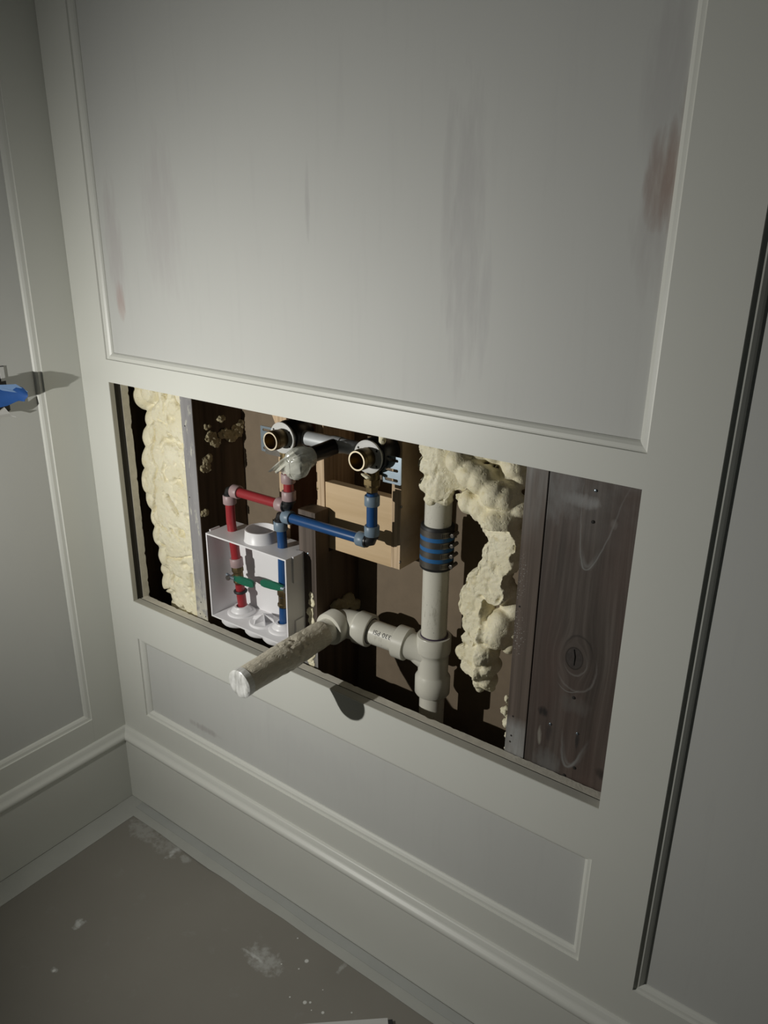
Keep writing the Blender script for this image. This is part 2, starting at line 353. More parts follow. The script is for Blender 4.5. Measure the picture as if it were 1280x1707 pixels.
# second layer: drywall with ragged cut edges
def ragged(x0, x1, y0, y1, z0, z1, n, amp, edge):
    vs = []; fs = []
    for i in range(n + 1):
        t = i / n; j = noise.noise(Vector((t * n * .22, 3.1, edge))) * amp + noise.noise(Vector((t * n * .9, 7.7, edge))) * amp * .6
        chip = amp * 1.6 if noise.noise(Vector((t * n * .35, 1.7, 9))) > .42 else 0
        if edge == 0:
            x = x0 + (x1 - x0) * t; yb = y1 + j - chip; vs += [(x, y0, z0), (x, y0, z1), (x, yb, z1 - abs(j) * .4), (x, yb, z0)]
        else:
            z = z0 + (z1 - z0) * t; yb = y1 + j - chip; vs += [(x0, y0, z), (x1, y0, z), (x1 - abs(j) * .4, yb, z), (x0, yb, z)]
    for i in range(n):
        for k in range(4):
            a = i * 4 + k; b = i * 4 + (k + 1) % 4; fs.append((a, b, b + 4, a + 4))
    fs += [(0, 1, 2, 3), tuple(n * 4 + k for k in range(4))[::-1]]
    return MB().add(vs, fs)
ragged(.096, 1.262, .0238, .0410, .46, OZ0 - .0015, 170, .0016, 0).build('drywall', 'gypsum', wb)
B(OX0, OX1, .0191, .0237, .50, OZ0 - .0022).build('gap_shade_strip', 'black_hole', wb)  # near-black strip added in the sill gap, standing in for its shade
B(.03, OX0 - .002, .0120, .0292, .55, 1.18).build('gap_shade_strip', 'black_hole', wb)  # same for the jamb gap: shade painted as an added dark strip
ragged(.02, OX0 - .0012, .0295, .0475, .50, 1.2, 110, .0014, 1).build('drywall', 'gypsum', wb)
# cavity shell
B(-.12, XR, .188, .21, -.04, TOP).build('sheathing', 'tan', wb)
B(-.12, XR, .019, .188, TOP - .04, TOP).build('top_plate', 'stud_dark', wb)
B(-.02, XR, .042, .188, 0, .04).build('bottom_plate', 'stud_dark', wb)
B(XR - .04, XR, .031, .188, .04, TOP - .04).build('end_stud', 'stud_dark', wb)
B(.0, .018, .050, .188, .04, TOP - .04).build('end_stud', 'stud_dark', wb)

wl = sroot('wall_left', (0, 0, 0), 'off-white panelled wall meeting the opened wall at the corner', 'wall')
PY, PZ = -.0897, .2772
B(-.019, 0, PY, 0, 0, TOP).build('stile', 'paint', wl, bevel=.0005)
B(-.019, 0, -1.45, -1.36, 0, TOP).build('stile', 'paint', wl)
B(-.019, 0, -1.36, PY, 0, PZ).build('rail', 'paint', wl, bevel=.0005)
B(-.035, -REC, -1.36, PY, PZ, TOP).build('panel', 'panel', wl)
B(-.14, -.019, YF, .019, 0, TOP).build('wall_core', 'paint', wl)
B(-.019, 0, YF, -1.45, 0, TOP).build('panel', 'paint', wl)
molding(wl, -1.36, PY, PZ, TOP + .02, lambda a, d, b: (-d, a, b))

# baseboards and caps
CAP = [(-.0, .2125), (.0035, .2120), (.0065, .2085), (.0085, .2010), (.0125, .1965), (.0160, .1945), (.0190, .1905), (.0196, .1860), (.0185, .1815), (.0165, .1790), (.0, .1785)]
def capmesh(along0, along1, mp):
    n = len(CAP); vs = [mp(along0 + (d if along0 == 0 else 0), d, z) for d, z in CAP] + [mp(along1, d, z) for d, z in CAP]
    return MB().add(vs, [(i, (i + 1) % n, n + (i + 1) % n, n + i) for i in range(n)] + [tuple(range(n)), tuple(range(n, 2 * n))[::-1]])
struct(B(BT, XR, -BT, 0, .0012, BH).build('baseboard_back', 'paint', bevel=.0006), 'off-white baseboard running under the opened wall', 'baseboard')
struct(B(0, BT, YF, 0, .0012, BH).build('baseboard_left', 'paint', bevel=.0006), 'off-white baseboard along the side wall left of the corner', 'baseboard')
struct(capmesh(0, XR, lambda a, d, z: (a, -d, z)).build('trim_1', 'paint', smooth=True), 'rounded off-white cap molding above the baseboard under the opened wall', 'molding')
struct(capmesh(0, -YF, lambda a, d, z: (d, -a, z)).build('trim_2', 'paint', smooth=True), 'rounded off-white cap molding above the side wall baseboard', 'molding')

# ------------------------------------------------------------------ studs
YS = .043
def nails(parent, pts, r, mat='dark_steel', d=(0, -1, 0)):
    for q in pts:
        q = Vector(q); MB().lathe(q - Vector(d) * .001, d, [(0, r), (.0016, r), (.002, r * .7)], 10).build('nail', mat, parent, smooth=True)
def holes(parent, pts, r):
    for q in pts: MB().lathe(Vector(q) + Vector((0, .002, 0)), (0, -1, 0), [(0, r), (.00225, r)], 9).build('nail_hole', 'black_hole', parent)
s1 = thing('wall_stud', (.2835, .12, .04), 'grey-faced stud with chipped pale paint, beside the tall column of foam', 'stud')
B(.265, .302, .0505, .186, .04, TOP - .04).build('post', 'stud_dark', s1, bevel=.001)
B(.2655, .3015, .0497, .0507, .04, TOP - .05).build('front_face', 'stud_grey', s1)
holes(s1, [AY(308, 710, .0497), AY(316, 829, .0497), AY(335, 1004, .0497), AY(334, 1023, .0497), AY(343, 1028, .0497)], .0016)
s2 = thing('wall_stud', (.61, .115, .04), 'dark stud cut off below the plywood box, right of the white outlet box', 'stud')
Y2 = .0535; sx0, sx1 = AY(498, 900, Y2).x, AY(526, 900, Y2).x
B(sx0, sx1, Y2 + .0005, .186, .04, .84).build('post', 'stud_dark', s2, bevel=.001)
B(sx0, sx1, Y2 + .0005, .0925, .839, AY(511, 852, Y2).z).build('notched_top', 'stud_dark', s2, bevel=.001)
B(sx0 + .0005, sx1 - .0005, Y2, Y2 + .0012, .04, AY(511, 852, Y2).z - .001).build('front_face', 'stud_right', s2)
nails(s2, [AY(513, 923, .0535)], .0022, 'steel')
s3 = thing('wall_stud', (1.08, .11, .04), 'brown stud with smeared white residue, between the foam and the wide plank', 'stud')
B(1.061, 1.0968, YS, .186, .04, TOP - .04).build('post', 'stud_right', s3, bevel=.001)
holes(s3, [AY(852, 1226, YS), AY(850, 1236, YS), AY(855, 1194, YS), AY(866, 1011, YS)], .0018)
KN = AY(957, 1098, YS)
MT['plank'] = plank_mat(KN)
s4 = thing('wide_plank', (1.25, .08, .04), 'wide weathered plank with a round knot at the right end of the opening', 'plank')
B(1.0985, 1.334, YS + .0005, .083, .04, TOP - .04).build('board', 'plank', s4, bevel=.0012)
nails(s4, [AY(917, 1207, YS), AY(962, 1223, YS), AY(993, 818, YS)], .0022, 'steel'); nails(s4, [AY(988, 870, YS), AY(956, 1163, YS), AY(957, 1280, YS), AY(940, 1292, YS)], .0026, 'black_hole')
# crack in the knot
MB().tube([KN + Vector((-.002, -.0003, .016)), KN + Vector((.0005, -.0003, .004)), KN + Vector((.0005, -.0003, -.012))], [.0004, .0009, .0004], 6).build('crack', 'black_hole', s4)

# ------------------------------------------------------------------ spray foam
def foam(name, balls, mat, label, voxel=.0035, clampy=None, cutx=None, amp=.0035, rough=.0012, roughzone=None, minz=None, gouge=()):
    tmp = bmesh.new()
    for c, r in balls:
        r = r if isinstance(r, tuple) else (r, r, r)
        mtx = Matrix.Translation(c) @ Matrix.Rotation(random.uniform(-.4, .4), 4, 'Y') @ Matrix.Diagonal((*r, 1))
        bmesh.ops.create_icosphere(tmp, subdivisions=3, radius=1, matrix=mtx)
    me = bpy.data.meshes.new('tmp'); tmp.to_mesh(me); tmp.free(); ob = bpy.data.objects.new('tmp', me); COL.objects.link(ob)
    md = ob.modifiers.new('r', 'REMESH'); md.mode = 'VOXEL'; md.voxel_size = voxel
    sm = ob.modifiers.new('s', 'SMOOTH'); sm.factor = .5; sm.iterations = 2
    dg = bpy.context.evaluated_depsgraph_get(); m2 = bpy.data.meshes.new_from_object(ob.evaluated_get(dg)); bpy.data.objects.remove(ob); bpy.data.meshes.remove(me)
    nr = [v.normal.copy() for v in m2.vertices]
    for v, n in zip(m2.vertices, nr):
        p = v.co.copy(); k = noise.noise(p * 28) * amp + noise.noise(p * 70) * amp * .35
        rz = roughzone(p) if roughzone else 0
        k += rz * (noise.noise(p * 160) * rough + noise.noise(p * 320) * rough * .6 - abs(noise.noise(p * 95)) * rough * 1.2)
        p += n * k
        if clampy is not None:
            yc = clampy(p)
            if p.y < yc: p.y = yc + (yc - p.y) * .04 + noise.noise(p * 130) * .0011 + max(0, noise.noise(p * 60) - .35) * .012
        for g0, g1, gr, gd in gouge:
            gx, gz = g1.x - g0.x, g1.z - g0.z; L2 = gx * gx + gz * gz + 1e-9; tt = min(1, max(0, ((p.x - g0.x) * gx + (p.z - g0.z) * gz) / L2))
            q_ = math.hypot(p.x - g0.x - gx * tt, p.z - g0.z - gz * tt)
            if q_ < gr and p.y < .095: p.y += gd * (1 - (q_ / gr) ** 2)
        if cutx is not None:
            if p.x > cutx[1]: p.x = cutx[1]
            if p.x < cutx[0]: p.x = cutx[0]
        p.y = min(p.y, .1868)
        if minz is not None: p.z = max(p.z, minz)
        v.co = p
    m2.shade_smooth(); m2.materials.clear(); m2.materials.append(MT[mat]); m2.name = name
    zmin = min(v.co.z for v in m2.vertices); cx = sum(v.co.x for v in m2.vertices) / len(m2.vertices)
    off = Vector((cx, .1, zmin))
    for v in m2.vertices: v.co -= off
    o = bpy.data.objects.new(name, m2); COL.objects.link(o); o.location = off
    return tag(o, label, 'foam') if label else o
V = Vector
balls = []
z = .56
while z < 1.16:     # trimmed body of the tall column
    for x in (.20, .23, .262):
        balls.append((V((x + random.uniform(-.006, .006), .100 + random.uniform(-.006, .004), z + random.uniform(-.012, .012))), (random.uniform(.028, .034), .056, random.uniform(.030, .044))))
    z += .042
LB = ((1.130, .098, .040), (1.080, .090, .030), (1.035, .120, .028), (.990, .114, .034), (.938, .108, .038), (.885, .102, .040), (.842, .104, .034), (.800, .116, .034), (.755, .124, .038), (.705, .132, .036), (.664, .112, .019), (.660, .146, .020), (.630, .124, .028), (.598, .142, .020), (.60, .175, .03), (.575, .14, .02))
for zz, x, r in LB:
    balls.append((V((x + .012, .090, zz)), (r * .95, r * .95, r * 1.05)))
    balls.append((V((x + .052, .088, zz + .018)), (r * .95, r * 1.4, r * 1.0)))
crack = [(447, 190), (445, 300), (530, 400), (560, 560), (620, 690), (615, 800), (575, 950), (600, 1060), (650, 1140), (600, 1290), (625, 1390), (600, 1560), (570, 1690)]
crack = [AY(170 + a / 7.11, 620 + b / 7.11, .055) for a, b in crack] + [AY(200 + a / 7.11, 860 + b / 7.11, .055) for a, b in ((440, 180), (445, 300), (530, 430), (545, 560))]
gg = [(crack[i], crack[i + 1], .0042, .011) for i in range(len(crack) - 1)]
for (a, b), (c_, d), r, dp in (((275, 656), (271, 664), .008, .03), ((290, 664), (293, 672), .006, .02), ((279, 830), (294, 856), .0085, .03), ((254, 836), (256, 850), .005, .03), ((262, 700), (277, 708), .003, .008), ((279, 722), (285, 730), .003, .012), ((271, 672), (272, 690), .0025, .008),
                                ((285, 885), (296, 900), .007, .012), ((268, 880), (276, 886), .007, .02), ((283, 963), (286, 972), .006, .025), ((262, 948), (268, 950), .006, .03), ((318, 960), (320, 985), .007, .014), ((255, 990), (280, 985), .003, .012), ((290, 933), (318, 928), .003, .008), ((275, 930), (300, 934), .0035, .012)):
    gg.append((AY(a, b, .053), AY(c_, d, .053), r, dp))
foam('spray_foam', balls, 'foam', 'tall pale yellow foam column between the opening\'s end and the grey-faced stud', voxel=.003, clampy=lambda p: .0525 + max(0, .20 - p.x) * .05, cutx=(.03, .2645), amp=.0022, rough=.0012,
     roughzone=lambda p: 1.0 if p.x > .185 else .1, gouge=gg)
# foam collar around the stack
def pb(lst, y, k=1.0, ky=1.25):
    out = []
    for q in lst:
        px, py, r = q[:3]; yy = y + (q[3] if len(q) > 3 else 0); c = AY(px, py, yy); rr = r * MPP(c) * k; out.append((c, (rr, rr * ky, rr)))
    return out
cb = pb([(722, 745, 24), (748, 750, 22), (716, 775, 19), (740, 778, 26), (713, 806, 16), (735, 812, 25), (758, 800, 18), (770, 812, 8), (722, 830, 14), (742, 832, 13), (765, 828, 7), (755, 765, 20)], .098, 1.0, 1.1)
foam('spray_foam', cb, 'foam', 'rough foam lump wrapped around the top of the vertical white pipe', voxel=.0026, amp=.003, rough=.0016, clampy=lambda p: .080 + max(0, p.x - .88) * .5, roughzone=lambda p: 1.0)
# big right-hand foam
smooth_ = pb([(765, 768, 22), (785, 790, 24), (805, 800, 26), (828, 822, 28), (845, 830, 24), (800, 750, 24, .03), (830, 752, 22, .03), (858, 775, 26, .035), (868, 800, 16, .03), (868, 845, 20, .01), (785, 835, 22, .01), (806, 845, 24, .005)], .088, 1.0, 1.2)
rough_ = pb([(835, 870, 30), (848, 900, 30), (836, 925, 30), (848, 935, 24), (826, 950, 30), (806, 972, 28), (830, 980, 26), (792, 992, 24), (782, 1008, 17), (800, 1012, 24), (845, 868, 25), (820, 862, 20)], .088, 1.0, 1.5)
bulbs = pb([(850, 985, 16, .02), (852, 1005, 18, .02), (838, 1040, 26, .005), (828, 1058, 24, 0), (856, 1052, 15, .01), (850, 1075, 15, .01), (860, 1018, 16, .015)], .082, 1.0, 1.1)
low = pb([(790, 1038, 18), (800, 1050, 22), (782, 1062, 12), (775, 1085, 14), (790, 1085, 20), (808, 1085, 24), (785, 1108, 15), (800, 1112, 22), (818, 1110, 17), (800, 1135, 11), (815, 1135, 14), (800, 1146, 6), (820, 1147, 6)], .085, 1.0, 1.5)
cent = AY(800, 1020, .085)
foam('spray_foam', smooth_ + rough_ + bulbs + low, 'foam_w', 'large lumpy foam mass hanging in an arch against the brown stud', voxel=.003, cutx=(.5, 1.0605), amp=.0035, rough=.0018,
     clampy=lambda p: (.064 + max(0, 1.03 - p.x) * .12) if (.845 < p.z < .99 or (p.z < .86 and p.x < .985)) else .0475, roughzone=lambda p: 1.0 if (p.z < 1.0 and p.x < 1.012) or (.86 < p.z < .99) else .12)
sb = pb([(846, 1165, 7), (843, 1185, 9), (845, 1205, 9), (848, 1225, 8), (846, 1245, 6), (852, 1195, 9), (855, 1225, 8)], .058, 1.0, 1.2)
foam('spray_foam', sb, 'foam', 'thin foam smear low on the edge of the brown stud', voxel=.0025, cutx=(.5, 1.0605), clampy=lambda p: .0475, amp=.002, rough=.003, roughzone=lambda p: 1)
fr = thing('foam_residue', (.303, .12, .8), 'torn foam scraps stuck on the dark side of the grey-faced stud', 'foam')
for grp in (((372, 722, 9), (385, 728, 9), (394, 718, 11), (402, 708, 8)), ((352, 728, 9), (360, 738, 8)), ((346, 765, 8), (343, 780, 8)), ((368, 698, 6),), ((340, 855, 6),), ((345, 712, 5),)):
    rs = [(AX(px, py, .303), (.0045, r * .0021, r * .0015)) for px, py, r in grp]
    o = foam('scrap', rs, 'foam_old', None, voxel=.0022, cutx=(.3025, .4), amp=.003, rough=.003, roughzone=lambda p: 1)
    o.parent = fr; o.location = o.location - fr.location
fs_ = []
for px, py, r in ((519, 992, 4), (520, 1005, 5), (517, 1020, 6), (519, 1035, 6), (520, 1052, 6), (518, 1070, 6), (520, 1090, 6), (519, 1105, 6)):
    c = AY(px, py, .053); fs_.append((c, (r * .0018, .0022, r * .0022)))
foam('foam_scrap', fs_, 'foam', 'pale foam smear on the face of the cut-off stud', voxel=.002, cutx=(sx0 + .001, sx1 - .001), amp=.0012, rough=.002, roughzone=lambda p: 1)
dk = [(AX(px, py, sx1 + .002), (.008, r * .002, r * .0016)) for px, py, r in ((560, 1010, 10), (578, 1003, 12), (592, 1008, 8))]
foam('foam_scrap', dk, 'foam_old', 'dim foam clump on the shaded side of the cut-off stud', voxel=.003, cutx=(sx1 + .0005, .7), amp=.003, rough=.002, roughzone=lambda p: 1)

# ------------------------------------------------------------------ plywood box
pw = thing('plywood_box', (.70, .10, .86), 'plywood backing box holding the faucet valves', 'box')
YW = .093
xa0, xa1 = AY(527, 780, YW).x, AY(540, 780, YW).x; xb0, xb1 = AY(652, 880, YW).x, AY(667, 900, YW).x; zb_ = AY(666, 950, YW).z; xl0, xl1 = AY(465.5, 800, YW).x, AY(480.5, 800, YW).x
B(xa0, xa1, YW, .187, zb_ - .003, 1.16).build('side_panel', 'ply_edge', pw, bevel=.0006)
B(xb0, xb1, YW, .187, zb_, 1.16).build('side_panel', 'ply_edge', pw, bevel=.0006)
B(xl0, xl1, YW, .187, zb_ - .02, 1.16).build('side_panel', 'ply_edge', pw, bevel=.0006)
B(xb1, xb1 + .0006, YW + .0015, .1865, zb_ + .001, 1.16).build('face_veneer', 'ply', pw)
B(xl1, xl1 + .0006, YW + .0015, .1865, zb_ - .019, 1.16).build('face_veneer', 'ply_red', pw)
B(xa1 + .0002, xb0 - .0002, YW + .0025, YW + .0215, zb_ - .002, AY(540, 803, YW).z).build('front_board', 'ply', pw, bevel=.0006)
MB().add([(xl0 - .052, YW + .006, 1.16), (xl0, YW + .006, 1.16), (xl0, YW + .006, 1.052), (xl0 - .052, YW + .02, 1.16), (xl0, YW + .02, 1.16), (xl0, YW + .02, 1.052)],
         [(0, 1, 2), (5, 4, 3), (0, 3, 4, 1), (1, 4, 5, 2), (2, 5, 3, 0)]).build('corner_brace', 'ply_edge', pw)
nails(pw, [AX(669, 845, xb1 + .0006), AX(667, 937, xb1 + .0006)], .0028, 'dark_steel', (1, 0, 0)); nails(pw, [AY(529, 814, YW)], .0022, 'old_brass')

# ------------------------------------------------------------------ faucet rough-in valve
BY0 = .001; BZ1 = AY(342, 888, BY0).z; HR = AZ(385.5, 884, BZ1); HB = AZ(472.5, 911, BZ1); YP = (HR.y + HB.y) / 2 - .001
XV = (AY(481, 815, YP).x, AY(620, 860, YP).x); YR = YP - .014; ZV = AY(612, 760, YR).z - .002; ZA = AY(620, 800, YP).z
SX = (XV[0] + XV[1]) / 2 + .002
fv = thing('faucet_valve', (.633, .1, 1.0), 'two-handle faucet valve body with open brass stubs inside the wall', 'faucet valve')
def slot_plate(x0, x1, z0, z1, y, th, slots, rad=.002):
    bm = bmesh.new()
    def loop(pts):
        vs = [bm.verts.new((a, y, b)) for a, b in pts]
        return [bm.edges.new((vs[i], vs[(i + 1) % len(vs)])) for i in range(len(vs))]
    def rr(a0, a1, b0, b1, r, n=5):
        out = []
        for cx, cz, t0 in ((a1 - r, b1 - r, 0), (a0 + r, b1 - r, 90), (a0 + r, b0 + r, 180), (a1 - r, b0 + r, 270)):
            for i in range(n + 1): t = math.radians(t0 + 90 * i / n); out.append((cx + r * math.cos(t), cz + r * math.sin(t)))
        return out
    es = loop(rr(x0, x1, z0, z1, rad))
    for s in slots: es += loop(rr(s[0], s[1], s[2], s[3], (s[3] - s[2]) * .48))
    bmesh.ops.triangle_fill(bm, use_beauty=True, edges=es)
    r = bmesh.ops.extrude_face_region(bm, geom=list(bm.faces)); bmesh.ops.translate(bm, vec=(0, th, 0), verts=[e for e in r['geom'] if isinstance(e, bmesh.types.BMVert)])
    mb = MB(); bm.verts.index_update(); mb.add([v.co.copy() for v in bm.verts], [tuple(v.index for v in f.verts) for f in bm.faces]); bm.free(); return mb
for xv in XV:
    vb = MB().lathe((xv, YR + .004, ZV), (0, 1, 0), [(0, .0270), (.008, .0270), (.008, .0285), (.012, .0305), (.045, .0305), (.050, .026), (.060, .024), (.062, .012)], 32).build('valve_body', 'black', fv, smooth=True)
    MB().lathe((xv, YR, ZV), (0, 1, 0), [(0, .0285), (.0005, .0295), (.004, .0295), (.004, .0170), (0, .0170)], 36, close=True).build('flange_ring', 'flange', vb, smooth=True)
    MB().lathe((xv, YR - .030, ZV), (0, 1, 0), [(0, .0150), (0, .0172), (.0008, .0178), (.008, .0178), (.0085, .0183), (.018, .0183), (.0185, .0172), (.034, .0172), (.034, .0150)], 32, close=True).build('brass_stub', 'old_brass', vb, smooth=True)
    MB().lathe((xv, YR - .0302, ZV), (0, 1, 0), [(0, .0146), (0, .0172), (.0012, .0172), (.0012, .0146)], 32, close=True).build('stub_rim', 'brass_rim', vb, smooth=True)
    MB().lathe((xv, YR - .0285, ZV), (0, 1, 0), [(0, .0149), (.027, .0149), (.027, .001), (.0275, .001), (.0275, .01495), (0, .01495)], 28, close=True).build('stub_lining', 'brass', vb, smooth=True)
    for a in (35, 145, 325, 215):
        a = math.radians(a); MB().lathe((xv + .0240 * math.cos(a), YR - .0003, ZV + .0240 * math.sin(a)), (0, 1, 0), [(0, .0021), (.002, .0021)], 10).build('screw_hole', 'black_hole', vb)
    # adapter below
    MB().lathe((xv, YP, ZA + .021), (0, 0, -1), [(0, .0150), (.010, .0150), (.011, .0125), (.017, .0125), (.018, .0155), (.028, .0155), (.029, .0125), (.036, .0118), (.042, .0112)], 6).build('adapter', 'old_brass', fv)
    MB().tube([(xv, YP, ZA + .019), (xv, YP, ZA - .011)], .0135, 20).build('adapter_collar', 'old_brass', fv, smooth=True)
MB().tube([(XV[0] + .024, YP + .019, ZV - .001), (XV[1] - .024, YP + .019, ZV - .001)], .0135, 24).build('cross_tube', 'chrome', fv, smooth=True)
MB().lathe((XV[1] - .038, YP + .019, ZV - .001), (1, 0, 0), [(0, .0145), (.001, .0155), (.012, .0155), (.013, .0145)], 20).build('tube_collar', 'black', fv, smooth=True)
MB().lathe((SX - .007, YP + .019, ZV - .001), (1, 0, 0), [(0, .0140), (.001, .0150), (.021, .0150), (.022, .0140)], 20).build('spout_tee', 'chrome', fv, smooth=True)
MB().tube([(SX + .003, YP + .018, ZV - .003), (SX + .002, YP - .02, ZV - .005), (SX, YP - .078, ZV - .007)], [.0145, .0145, .0140], 20).build('spout_stub', 'black', fv, smooth=True)
YB_ = YP + .006; b0, b1 = AY(637, 757, YB_), AY(668, 810, YB_)
def brk(x0_, x1_, z0_, z1_, y):
    h = z1_ - z0_; sl = [(x0_ + .006, x1_ - .006, z0_ + h * f - .0026, z0_ + h * f + .0026) for f in (.86, .50, .14)]
    slot_plate(x0_, x1_, z0_, z1_, y, .002, sl).build('mounting_bracket', 'steel', fv)
brk(b0.x, b1.x, b1.z, b0.z, YB_)
MB().box(b0.x - .012, b0.x + .003, YB_ + .0021, YB_ + .006, b1.z + .010, b0.z - .010).build('bracket_arm', 'dark_steel', fv)
c0 = AY(434, 709, YW - .004)
brk(c0.x, c0.x + .042, c0.z - .052, c0.z, YW - .0045)
MB().box(c0.x + .041, XV[0], YP + .015, YW - .003, c0.z - .044, c0.z - .008).build('bracket_arm', 'dark_steel', fv)
# foam drip on valves
c = AY(608, 793, YP - .023)
foam('foam_scrap', [(c, (.010, .005, .0035)), (c + V((.006, 0, -.002)), (.006, .005, .004))], 'foam', 'yellow foam drip under the right-hand brass stub', voxel=.0015, amp=.001)
c = AY(637, 733, YP)
foam('foam_scrap', [(c, (.006, .006, .008)), (c + V((.0, 0, .009)), (.008, .006, .008))], 'foam', 'small foam dab above the right-hand valve, at the opening\'s top edge', voxel=.002, amp=.002)

# plastic bag over the spout
def bag():
    n = 72; rows = []; ys = [q + YP - .088 for q in (.036, .034, .026, .018, .010, .002, -.005, -.011, -.0145, -.016)]
    rr = [.0165, .0178, .0195, .0205, .0215, .0215, .0205, .0170, .0105, .002]
    for i, (y, r) in enumerate(zip(ys, rr)):
        row = []
        for j in range(n):
            t = 2 * math.pi * j / n; dx = math.cos(t); dz = math.sin(t)
            k = noise.noise(V((dx * 2.2, y * 60, dz * 2.2 + 5))) * .0035 + (.5 - abs(noise.noise(V((dx * 4.5, y * 120, dz * 4.5))))) * .006 - .0015
            k *= min(1, i / 2.0)
            row.append(V((SX + .001 + (r + k) * dx, y + k * .8, ZV - .0075 + (r + k) * dz - (.002 * i if dz < 0 and i > 3 else 0))))
        rows.append(row)
    vs = [v for r_ in rows for v in r_]; fs = []
    for i in range(len(rows) - 1):
        for j in range(n): fs.append((i * n + j, i * n + (j + 1) % n, (i + 1) * n + (j + 1) % n, (i + 1) * n + j))
    fs.append(tuple((len(rows) - 1) * n + j for j in range(n)))
    return MB().add(vs, fs)
bg = thing('plastic_bag', (SX, YP - .08, ZV - .03), 'crumpled clear plastic bag tied over the faucet spout stub', 'bag')
bag().build('bag_body', 'bag', bg, smooth=True)
def tail():   # loose gathered skirt hanging down and to the side
    yb = YP - .103; a = AY(488, 752, yb); b = AY(506, 776, yb + .013); c_ = AY(449, 786, yb + .003); d = AY(484, 791, yb + .023); nu, nv = 16, 10; vs = []
    for side in (0, 1):
        for i in range(nu + 1):
            for j in range(nv + 1):
                u = i / nu; v = j / nv; p = (a * (1 - u) + b * u) * (1 - v) + (c_ * (1 - u) + d * u) * v
                w_ = .0045 * math.sin(u * 15 + v * 2) * (.3 + v) + .003 * noise.noise(V((u * 7, v * 4, 2)))
                p = p + V((.3, -.9, .15)) * w_ + V((0, 0, -1)) * (.006 * v * noise.noise(V((u * 9, 4, 0)))) + V((0, -1, 0)) * .006 * math.sin(v * 3.1)
                vs.append(p + V((0, .0006 * side, 0)))
    m = (nu + 1) * (nv + 1); fs = []
    for i in range(nu):
        for j in range(nv):
            q = i * (nv + 1) + j; f = (q, q + 1, q + nv + 2, q + nv + 1); fs.append(f); fs.append(tuple(k + m for k in f[::-1]))
    return MB().add(vs, fs)
tail().build('bag_tail', 'bag', bg, smooth=True)

# ------------------------------------------------------------------ supply lines
RP = .0098
def ringp(parent, p, d, mat, L=.019, r=.0138):
    p = V(p); d = V(d).normalized(); MB().lathe(p - d * L / 2, d, [(0, r - .001), (.0012, r), (L - .0012, r), (L, r - .001)], 24).build('crimp_ring', mat, parent, smooth=True)
def pipe(parent, pts, mat, r=RP): MB().tube(pts, r, 20).build('pipe', mat, parent, smooth=True)
def elbow(parent, p, d1, d2, r=.0105, L=.020):
    p = V(p); d1 = V(d1).normalized(); d2 = V(d2).normalized()
    mb = MB().tube([p + d1 * L, p + d1 * .010, p + (d1 + d2) * .0025, p + d2 * .010, p + d2 * L], r, 16)
    for d in (d1, d2): mb.lathe(p + d * .009, d, [(0, r + .002), (.004, r + .002)], 16)
    mb.build('elbow', 'black', parent, smooth=True)
ZF = AY(354, 1027, BY0).z + .0032; G1 = AZ(405, 1019, ZF); G2 = AZ(446, 1034, ZF); G3 = AZ(474, 1047, ZF); G1.y = G3.y = G2.y = min(G1.y, .058)
red = thing('red_supply_line', (HR.x, YP, ZF), 'red hot-water tube running from the white outlet box up to the faucet valve', 'water pipe')
zr = AY(430, 830, YP).z; xr = HR.x; xr2 = XV[0]
def lerp(a, b, t): return a * (1 - t) + b * t
P0 = V((G1.x, G1.y, ZF + .012)); P1 = V((xr, YP, BZ1 + .02)); rd = (P0 - P1).normalized()
def atz(z_): return lerp(P1, P0, (P1.z - z_) / (P1.z - P0.z))
zv = AY(399, 955, YP).z
pipe(red, [atz(zv), P1, V((xr, YP, zr - .012))], 'red'); pipe(red, [P0, atz(zv - .03)], 'red')
elbow(red, (xr, YP, zr), (0, 0, -1), (1, 0, 0)); ringp(red, (xr, YP, zr - .021), (0, 0, 1), 'ring_pink'); ringp(red, (xr + .021, YP, zr), (1, 0, 0), 'ring_pink')
pipe(red, [(xr + .01, YP, zr), (xr2 - .011, YP, zr)], 'red'); ringp(red, (xr2 - .021, YP, zr), (1, 0, 0), 'ring_pink')
elbow(red, (xr2, YP, zr), (-1, 0, 0), (0, 0, 1)); ringp(red, (xr2, YP, zr + .0235), (0, 0, 1), 'ring_pink')
zt = AY(481, 797, YP).z
pipe(red, [(xr2, YP, zr + .012), (xr2, YP, zt + .017)], 'red'); ringp(red, (xr2, YP, zt), (0, 0, 1), 'ring_pink')
ringp(red, atz(AY(393, 938, YP).z), rd, 'ring_pink')
MB().lathe(atz(zv + .016), rd, [(0, .0105), (.006, .0125), (.016, .0125), (.018, .0105), (.034, .0105), (.036, .0120), (.042, .0120), (.044, .0100)], 8).build('stop_valve', 'old_brass', red, smooth=True)
MB().lathe(atz(AY(405, 988, YP).z), rd, [(0, .0105), (0, .0135), (.0015, .0147), (.004, .0147), (.0055, .0135), (.0055, .0105)], 24, close=True).build('rubber_ring', 'rubber', red, smooth=True)
